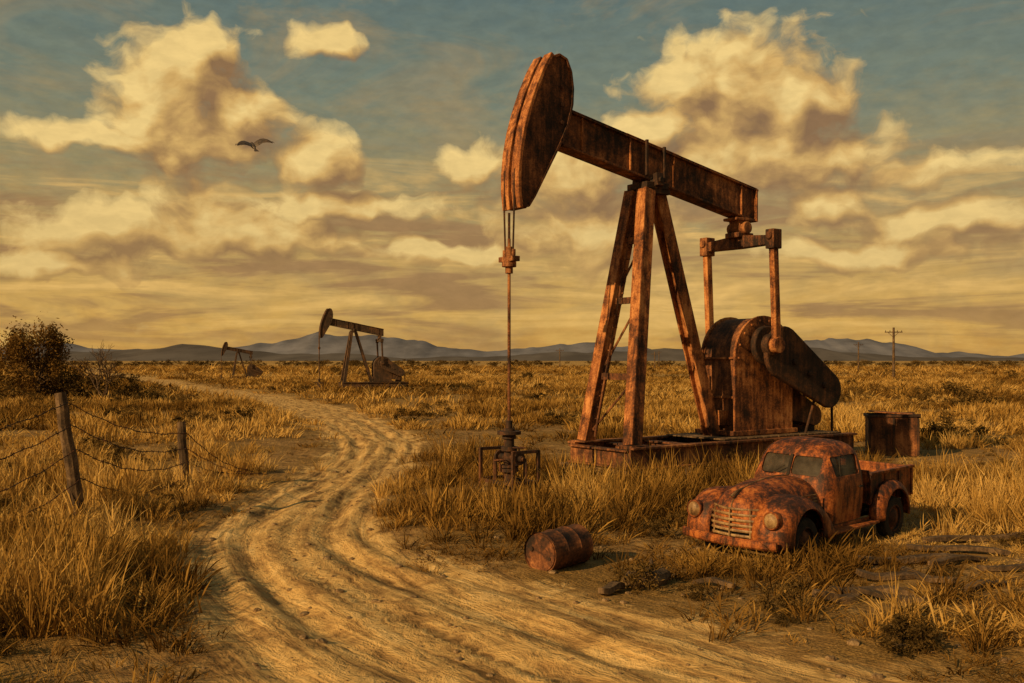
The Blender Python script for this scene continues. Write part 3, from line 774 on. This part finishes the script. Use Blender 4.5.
def scatter(name, pts, scl, rot, ids, tint, col):
    me = bpy.data.meshes.new(name); me.vertices.add(len(pts)); me.vertices.foreach_set('co', pts.astype(np.float32).ravel())
    for nm, ty, arr, key in (('sc', 'FLOAT_VECTOR', scl, 'vector'), ('rot', 'FLOAT_VECTOR', rot, 'vector'), ('idx', 'INT', ids, 'value'), ('tint', 'FLOAT', tint, 'value')):
        a = me.attributes.new(nm, ty, 'POINT'); a.data.foreach_set(key, np.ascontiguousarray(arr.astype(np.int32 if ty == 'INT' else np.float32)).ravel())
    o = bpy.data.objects.new(name, me); sc.collection.objects.link(o)
    g = bpy.data.node_groups.new(name+'_gn', 'GeometryNodeTree')
    g.interface.new_socket('Geometry', in_out='INPUT', socket_type='NodeSocketGeometry'); g.interface.new_socket('Geometry', in_out='OUTPUT', socket_type='NodeSocketGeometry')
    gi = g.nodes.new('NodeGroupInput'); go = g.nodes.new('NodeGroupOutput')
    iop = g.nodes.new('GeometryNodeInstanceOnPoints'); ci = g.nodes.new('GeometryNodeCollectionInfo')
    ci.inputs[0].default_value = col; ci.inputs[1].default_value = True; ci.inputs[2].default_value = True
    def na(n, t):
        x = g.nodes.new('GeometryNodeInputNamedAttribute'); x.data_type = t; x.inputs[0].default_value = n; return x.outputs[0]
    L = g.links.new
    L(gi.outputs[0], iop.inputs['Points']); L(ci.outputs[0], iop.inputs['Instance']); iop.inputs['Pick Instance'].default_value = True
    L(na('idx', 'INT'), iop.inputs['Instance Index']); L(na('sc', 'FLOAT_VECTOR'), iop.inputs['Scale'])
    er = g.nodes.new('FunctionNodeEulerToRotation'); L(na('rot', 'FLOAT_VECTOR'), er.inputs[0]); L(er.outputs[0], iop.inputs['Rotation'])
    L(iop.outputs[0], go.inputs[0])
    md = o.modifiers.new('scatter', 'NODES'); md.node_group = g
    return o
def band(y0, y1, dens):
    xm = .60*y1+4; n = int(dens*2*xm*(y1-y0)); x = rng.uniform(-xm, xm, n); y = rng.uniform(y0, y1, n)
    k = np.abs(x) < .60*y+4; return x[k], y[k]
def local(x, y, cx, cy, ang):
    c, s_ = math.cos(ang), math.sin(ang); dx, dy = x-cx, y-cy
    return dx*c+dy*s_, -dx*s_+dy*c
rec = []
for (y0, y1, dens, far_) in ((5, 16, 26, 0), (16, 34, 13, 0), (34, 70, 3.6, 1), (70, 170, .95, 2), (170, 420, .12, 3)):
    x, y = band(y0, y1, dens); u, hw, ar = road_info(x, y)
    w = fbm(x/1.3, y/1.3+40, 3)
    edge = np.abs(u)/hw
    keep = edge > .55+.90*w
    patch = fbm(x/1.9+11, y/1.9+7, 3)
    big = fbm(x/7+31, y/7+17, 2)
    dn = sstep(.38, .57, patch*.6+big*.4)
    bare = np.exp(-(((x-2.6)/2.9)**2+((y-11.4)/1.9)**2))+.8*np.exp(-(((x-5.9)/1.7)**2+((y-13.7)/1.1)**2))+.6*np.exp(-(((x+3.9)/1.2)**2+((y-10.8)/2.0)**2))+.9*np.exp(-(((x-1.4)/1.2)**2+((y-13.2)/.6)**2))
    bare = np.clip(bare, 0, 1)
    dn = dn*(1-.7*bare)
    lush = np.zeros(len(x))
    for cx, cy, rx, ry, a in ((-7.6, 12.5, 2.9, 4.5, 1.0), (-9, 19, 4, 5, .8), (2.6, 15.4, 1.6, 1.0, .8), (2.8, 20, 2.6, 3, .8), (7.9, 11.6, 2.6, 1.6, .6), (6.5, 21, 4, 2.5, 1.0), (-1.5, 19, 2, 4, .35), (.5, 16.8, 2.5, 1.6, .5), (9.8, 18.5, 2.2, 3, .8), (5, 23, 3, 1.6, 1.0), (4.6, 14.6, 1.6, .7, .6)):
        lush = np.maximum(lush, a*np.exp(-(((x-cx)/rx)**2+((y-cy)/ry)**2)))
    prob = np.clip((dn*.8+lush*.75+.10)*(1-.5*bare), 0, 1)
    keep &= rng.random(len(x)) < prob
    lx, ly = local(x, y, 3.48, 25.5, math.pi+math.radians(35)); keep &= ~((lx > -6.9) & (lx < 1.65) & (np.abs(ly) < 1.35))
    lx, ly = local(x, y, 4.9, 16.6, math.radians(223)); keep &= ~((np.abs(lx) < 2.35) & (np.abs(ly) < .84))
    td = np.hypot(np.clip(np.abs(lx-.6)-2.2, 0, 99), np.clip(np.abs(ly-.3)-1.0, 0, 99))
    lowt = 1-.48*np.exp(-(td/1.2)**2)
    bx, by = local(x, y, .75, 14.6, math.radians(49)); keep &= ~((np.abs(bx) < .50) & (np.abs(by) < .28))
    lowt *= 1-.55*np.exp(-(((x-.2)/.9)**2+((y-13.5)/.7)**2))
    lowt *= 1-.62*np.exp(-(((x-.0)/1.3)**2+((y-21.6)/2.0)**2))
    for pk in PLK: lowt *= 1-.5*np.exp(-(((x-pk[0])/.6)**2+((y-pk[1]+.35)/.5)**2))
    x, y, u, hw, patch, lush, big, edge, bare, lowt = [q[keep] for q in (x, y, u, hw, patch, lush, big, edge, bare, lowt)]
    n = len(x); z = ground_z(x, y)
    hs = .36+.78*sstep(.42, .64, patch)*rng.uniform(.7, 1.2, n)+.36*lush
    hs *= np.where(edge < 1.4, .6, 1)*(1-.4*bare)*lowt
    hs *= rng.uniform(.55, 1.35, n)
    if far_ == 0:
        isT = rng.random(n) < np.clip((.28+.9*lush+.5*(patch-.47)*5)*lowt, .04, .95)
        ids = np.where(isT, rng.integers(0, 5, n), rng.integers(5, 8, n)); sx = rng.uniform(.8, 1.3, n)
    else:
        ids = rng.integers(8, 11, n); sx = rng.uniform(.8, 1.3, n)*(1, 1.0, 1.9, 4.0)[far_]; hs *= (1, .8, .85, 1.1)[far_]
    t1 = fbm(x/1.5+3, y/1.5, 3); t2 = fbm(x/9+8, y/14+2, 2)
    tint = np.clip(.49+2.4*(t1-.5)+1.5*(t2-.5)+rng.normal(0, .15, n), 0, 1)
    rec.append((np.stack([x, y, z], 1), np.stack([sx, sx, hs], 1), np.stack([rng.normal(0, .18, n), rng.normal(.06, .18, n), rng.uniform(0, 6.28, n)], 1), ids, tint))
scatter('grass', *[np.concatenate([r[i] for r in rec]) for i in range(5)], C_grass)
# sagebrush
pts = []; scl = []
def addb(px, py, s, sz=1): pts.append((px, py)); scl.append((s, s, s*sz))
for _ in range(800):
    y = math.exp(random.uniform(math.log(28), math.log(900))); x = random.uniform(-.6, .6)*y
    if vnoise(np.array([x/25+y/60]), np.array([y/30]))[0] < .42: continue
    uu = road_info(np.array([x]), np.array([y]))[0][0]
    lx, ly = local(x, y, 3.48, 25.5, math.pi+math.radians(35))
    if abs(uu) < 4 or (-8 < lx < 3 and abs(ly) < 2.5): continue
    addb(x, y, random.uniform(.45, 1.15)*(1 if y < 150 else 1+y/250), random.uniform(.6, .9))
for _ in range(190):
    y = random.uniform(10, 32); x = random.uniform(-.6, .6)*y
    uu = road_info(np.array([x]), np.array([y]))[0][0]
    lx, ly = local(x, y, 3.48, 25.5, math.pi+math.radians(35)); tx, ty = local(x, y, 4.9, 16.6, math.radians(223))
    if abs(uu) < 3 or (-7.2 < lx < 2 and abs(ly) < 1.7) or (-2.8 < tx < 4 and -1.4 < ty < 2.4) or math.hypot(x-.6, y-14.3) < 1.3: continue
    addb(x, y, random.uniform(.22, .5), random.uniform(.6, 1.0))
for x, y, s in ((-4.1, 52, 1.2), (-5.2, 50, .9), (27, 62, 2.3), (29.5, 63, 1.9), (-30.5, 76, 2.8), (-28.6, 74, 2.2), (-32.5, 75, 2.8), (-27.0, 75, 1.7), (-38, 74, 3), (3.2, 44, 1.2), (2, 45, .9), (15.5, 36, 1.0), (17, 38, 1.3), (-10.5, 27, .8), (-12.5, 30, 1), (-11.8, 15.6, .7)): addb(x, y, s, .85)
for lx_, ly_, s in ((1.0, 1.7, .6), (-.5, 1.8, .7), (-1.8, 1.75, .8), (-3.2, 1.8, .6), (2.2, .4, .6), (2.1, -1.0, .5), (-4.6, 1.8, .7), (.3, 2.3, .5)):
    addb(3.48-.819*lx_+.574*ly_, 25.5-.574*lx_-.819*ly_, s, .9)
for k in range(300):
    y = random.uniform(380, 950); addb(random.uniform(-.58, .58)*y, y, random.uniform(2, 5.5), random.uniform(.5, .8))
pts = np.array(pts); scl = np.array(scl); n = len(pts)
scatter('sagebrush', np.column_stack([pts, ground_z(pts[:, 0], pts[:, 1])]), scl, np.stack([np.zeros(n), np.zeros(n), rng.uniform(0, 6.28, n)], 1), rng.integers(0, 4, n), rng.random(n), C_bush)
# stones
sm = []
M_stone = rust('field_stone', [(.3, (.08, .045, .02)), (.5, (.20, .12, .055)), (.7, (.34, .22, .11))], 1.5, .95)
for i in range(4):
    bm = bmesh.new(); bmesh.ops.create_icosphere(bm, subdivisions=2, radius=1); r = random.Random(i)
    for v in bm.verts: v.co *= 1+r.uniform(-.18, .18); v.co.z *= .6
    me_ = bpy.data.meshes.new('stone'); bm.to_mesh(me_); bm.free(); me_.materials.append(M_stone); sm.append(me_)
x, y = band(7, 28, 7.0); n = len(x); s_ = .010+.065*rng.random(n)**6
scatter('stones', np.stack([x, y, ground_z(x, y)], 1), np.stack([s_]*3, 1), np.stack([np.zeros(n)]*2+[rng.uniform(0, 6, n)], 1), rng.integers(0, 4, n), rng.random(n), coll('stone_variants', sm))

# ------------------------------------------------------------ tree at left, bare shrub
def tree(x, y, s):
    E = empty('scrub_oak_tree', (x, y, 0)); r = random.Random(5)
    v, f, t, C = leafmass(99, 16000, 46, (2.9*s, 2.2*s, 4.6*s), .115)
    v = [(a[0], a[1], a[2]+.15*s) for a in v]
    o = bpy.data.objects.new('crown', mesh_tone('crown', v, f, [min(1, q*1.9+.15) for q in t], M_leaf)); sc.collection.objects.link(o); o.parent = E
    b = MB(); b.tube([(0, 0, -.2), (.1, 0, .8*s), (-.05, .05, 1.8*s), (.1, 0, 3.2*s)], [.2, .16, .12, .04], 8)
    for c, cr, ct in C:
        st = Vector((.02, 0, r.uniform(.5, 1.8)*s)); mid = st.lerp(c, .5)+Vector((0, 0, .15*s)); b.tube([st, mid, c+Vector((0, 0, .35*s))], [.07, .045, .015], 5)
    b.obj('trunk_and_limbs', M_wood, E)
tree(-36.2, 76, 1.1)
E = empty('bare_shrub', (-29.8, 73, 0)); b = MB(); r = random.Random(8)
def twig(p, d, L, rad, dep):
    q = p+d*L; m_ = p.lerp(q, .5)+Vector((r.gauss(0, .05), 0, r.gauss(0, .05)))*L; b.tube([p, m_, q], [rad, rad*.8, rad*.55], 4)
    if dep > 0:
        for k in range(3): twig(p.lerp(q, r.uniform(.5, 1)), (d+Vector((r.gauss(0, .5), r.gauss(0, .5), r.gauss(.05, .3)))).normalized(), L*.68, rad*.65, dep-1)
for k in range(7): twig(Vector((r.uniform(-.4, .4), 0, .3)), Vector((r.uniform(-.8, .8), r.uniform(-.5, .5), r.uniform(.8, 1.4))).normalized(), r.uniform(1.4, 2.2), .06, 3)
b.obj('branches', M_wood, E)

# ------------------------------------------------------------ sun & world
SD = Vector((-.70, -.58, .42)).normalized()
sun = bpy.data.lights.new('sun', 'SUN'); sun.energy = 5.0; sun.angle = math.radians(.6); sun.color = (1, .67, .29)
so = bpy.data.objects.new('sun', sun); sc.collection.objects.link(so); so.rotation_euler = (-SD).to_track_quat('-Z', 'Y').to_euler(); so.location = SD*100
W = bpy.data.worlds.new('World'); sc.world = W; W.use_nodes = True; nt = W.node_tree; bg = nt.nodes['Background']; bg.inputs[1].default_value = .1
try:
    W.cycles.sampling_method = 'MANUAL'; W.cycles.sample_map_resolution = 256
except Exception as e: print(e)
sky = N(nt, 'ShaderNodeTexSky'); sky.sky_type = 'NISHITA'; sky.sun_disc = False; sky.sun_elevation = math.asin(SD.z); sky.sun_rotation = math.atan2(SD.x, SD.y)
sky.dust_density = 3
CL = [(188, 90, 58, 56), (150, 100, 42, 42), (238, 112, 44, 36), (202, 50, 34, 26), (95, 137, 66, 14), (180, 148, 70, 26), (326, 46, 32, 14), (316, 160, 44, 26), (206, 218, 52, 32), (95, 230, 76, 24), (345, 207, 90, 16), (255, 240, 120, 18),
      (735, 88, 70, 56), (690, 84, 54, 42), (792, 105, 58, 48), (765, 155, 105, 38), (645, 135, 42, 28), (840, 155, 40, 26), (475, 160, 40, 18), (570, 175, 76, 36), (600, 235, 90, 32), (832, 202, 44, 22), (935, 168, 64, 16), (965, 222, 70, 16), (450, 255, 80, 12), (60, 265, 90, 12), (880, 252, 100, 13)]
def vm(nt, op, a, b=None, s=None):
    n = nt.nodes.new('ShaderNodeVectorMath'); n.operation = op
    for i, v in enumerate((a, b)):
        if v is None: continue
        if isinstance(v, tuple): n.inputs[i].default_value = v
        else: nt.links.new(v, n.inputs[i])
    if s is not None: n.inputs['Scale'].default_value = s
    return n
def make_field(name, wd, nd, voro):
    g = bpy.data.node_groups.new(name, 'ShaderNodeTree')
    g.interface.new_socket('P', in_out='INPUT', socket_type='NodeSocketVector'); g.interface.new_socket('F', in_out='OUTPUT', socket_type='NodeSocketFloat')
    gi = g.nodes.new('NodeGroupInput'); go = g.nodes.new('NodeGroupOutput')
    w1 = noise_(g, gi.outputs[0], 11, wd, .6, 0, '2D'); w = vm(g, 'SCALE', vm(g, 'SUBTRACT', w1.outputs['Color'], (.5, .5, .5)).outputs[0], s=.05).outputs[0]
    Pw = vm(g, 'MULTIPLY', vm(g, 'ADD', gi.outputs[0], w).outputs[0], (1, 1, 0)).outputs[0]
    acc = None
    for cx, cy, rx, ry in CL:
        az = math.atan((cx-512)/K); el = math.atan((HOR-cy)/K*math.cos(az)); rx_, ry_ = rx*1.15/K, ry*1.15/K
        d = vm(g, 'MULTIPLY', vm(g, 'SUBTRACT', Pw, (az, el, 0)).outputs[0], (1/rx_, 1/ry_, 0)).outputs[0]
        v = math_(g, 'SUBTRACT', 1.0, vm(g, 'LENGTH', d).outputs['Value'])
        acc = v if acc is None else math_(g, 'SMOOTH_MAX', acc, v, .12)
    acc = math_(g, 'MAXIMUM', acc, -.5)
    n5 = noise_(g, mapping(g, Pw, (1, 1.5, 1)), 13, nd, .62, 0, '2D')
    Fv = math_(g, 'ADD', acc, math_(g, 'MULTIPLY', math_(g, 'SUBTRACT', n5.outputs[0], .5), 1.5))
    if voro:
        vo = N(g, 'ShaderNodeTexVoronoi'); vo.voronoi_dimensions = '2D'; vo.feature = 'SMOOTH_F1'; vo.inputs['Scale'].default_value = 34; vo.inputs['Smoothness'].default_value = .5
        g.links.new(Pw, vo.inputs['Vector'])
        Fv = math_(g, 'ADD', Fv, math_(g, 'MULTIPLY', math_(g, 'SUBTRACT', .42, vo.outputs['Distance']), .5))
    g.links.new(Fv, go.inputs[0]); return g
gA = make_field('cloud_field', 3, 6, True); gB = make_field('cloud_field_soft', 2, 3, False)
tc = N(nt, 'ShaderNodeTexCoord'); sp = N(nt, 'ShaderNodeSeparateXYZ'); nt.links.new(tc.outputs['Generated'], sp.inputs[0])
az = math_(nt, 'ARCTAN2', sp.outputs[0], sp.outputs[1]); el = math_(nt, 'ARCSINE', sp.outputs[2])
cb_ = N(nt, 'ShaderNodeCombineXYZ'); nt.links.new(az, cb_.inputs[0]); nt.links.new(el, cb_.inputs[1]); PP = cb_.outputs[0]
def field(g, vec):
    n = nt.nodes.new('ShaderNodeGroup'); n.node_tree = g; nt.links.new(vec, n.inputs[0]); return n.outputs[0]
F1 = field(gA, PP); F2 = field(gB, vm(nt, 'ADD', PP, (-.018, .022, 0)).outputs[0])
dens = ramp(nt, math_(nt, 'ADD', F1, .25), [(.14, (0,)*3), (.34, (.5,)*3), (.62, (1,)*3)])
lit = math_(nt, 'ADD', .46, math_(nt, 'MULTIPLY', math_(nt, 'SUBTRACT', F1, F2), .85), clamp=True)
ccol = ramp(nt, lit, [(.05, (.32, .175, .068)), (.32, (.50, .285, .090)), (.58, (.76, .46, .135)), (.95, (1.0, .70, .25))])
lowf = math_(nt, 'MULTIPLY', math_(nt, 'SUBTRACT', .20, el), 4.0, clamp=True)
ccol = mixc(nt, math_(nt, 'MULTIPLY', lowf, .6), ccol, (.56, .325, .098))
br = noise_(nt, mapping(nt, PP, (14, 40, 1)), 2.2, 4, .6, 0, '2D').outputs[0]
eln = math_(nt, 'ADD', math_(nt, 'MULTIPLY', el, 2.5), math_(nt, 'MULTIPLY', math_(nt, 'SUBTRACT', br, .5), .20), clamp=True)
grad = ramp(nt, eln, [(.0, (.66, .35, .080)), (.10, (.74, .43, .105)), (.30, (.55, .35, .11)), (.46, (.36, .29, .13)), (.66, (.205, .235, .165)), (.95, (.12, .178, .168))])
hv = noise_(nt, mapping(nt, PP, (3.2, 7.5, 1)), 1.5, 5, .66, .6, '2D').outputs[0]
grad = mixc(nt, ramp(nt, hv, [(.48, (0,)*3), (.70, (.5,)*3)]), grad, (.45, .30, .12))
s1 = noise_(nt, mapping(nt, PP, (2.6, 24, 1)), 1.6, 5, .60, .4, '2D').outputs[0]
band_ = ramp(nt, el, [(.0, (.35,)*3), (.05, (1,)*3), (.13, (1,)*3), (.22, (0,)*3)])
sm_ = mixc(nt, 1.0, ramp(nt, s1, [(.48, (0,)*3), (.61, (.85,)*3)]), band_, 'MULTIPLY')
grad = mixc(nt, sm_, grad, (.38, .205, .078))
sl_ = mixc(nt, 1.0, ramp(nt, s1, [(.32, (.9,)*3), (.45, (0,)*3)]), band_, 'MULTIPLY')
grad = mixc(nt, sl_, grad, (.88, .53, .15))
allc = mixc(nt, dens, grad, ccol)
dab = noise_(nt, mapping(nt, PP, (40, 90, 1)), 1.0, 3, .6, .2, '2D').outputs[0]
allc = vm(nt, 'MULTIPLY', allc, ramp(nt, dab, [(.3, (.92,)*3), (.7, (1.07,)*3)])).outputs[0]
allc = vm(nt, 'SCALE', allc, s=8.6).outputs[0]
fin = mixc(nt, .05, allc, sky.outputs[0])
nt.links.new(fin, bg.inputs[0])

# ------------------------------------------------------------ camera
cam = bpy.data.cameras.new('camera'); cam.lens = 35; cam.sensor_width = 36; cam.shift_y = (HOR-341.5)/1024; cam.clip_end = 20000; cam.clip_start = .1
co_ = bpy.data.objects.new('camera', cam); sc.collection.objects.link(co_); co_.location = (0, 0, H); co_.rotation_euler = (math.pi/2, 0, 0)
sc.camera = co_
print('verts ground', nx*ny, 'grass', sum(len(r[3]) for r in rec))
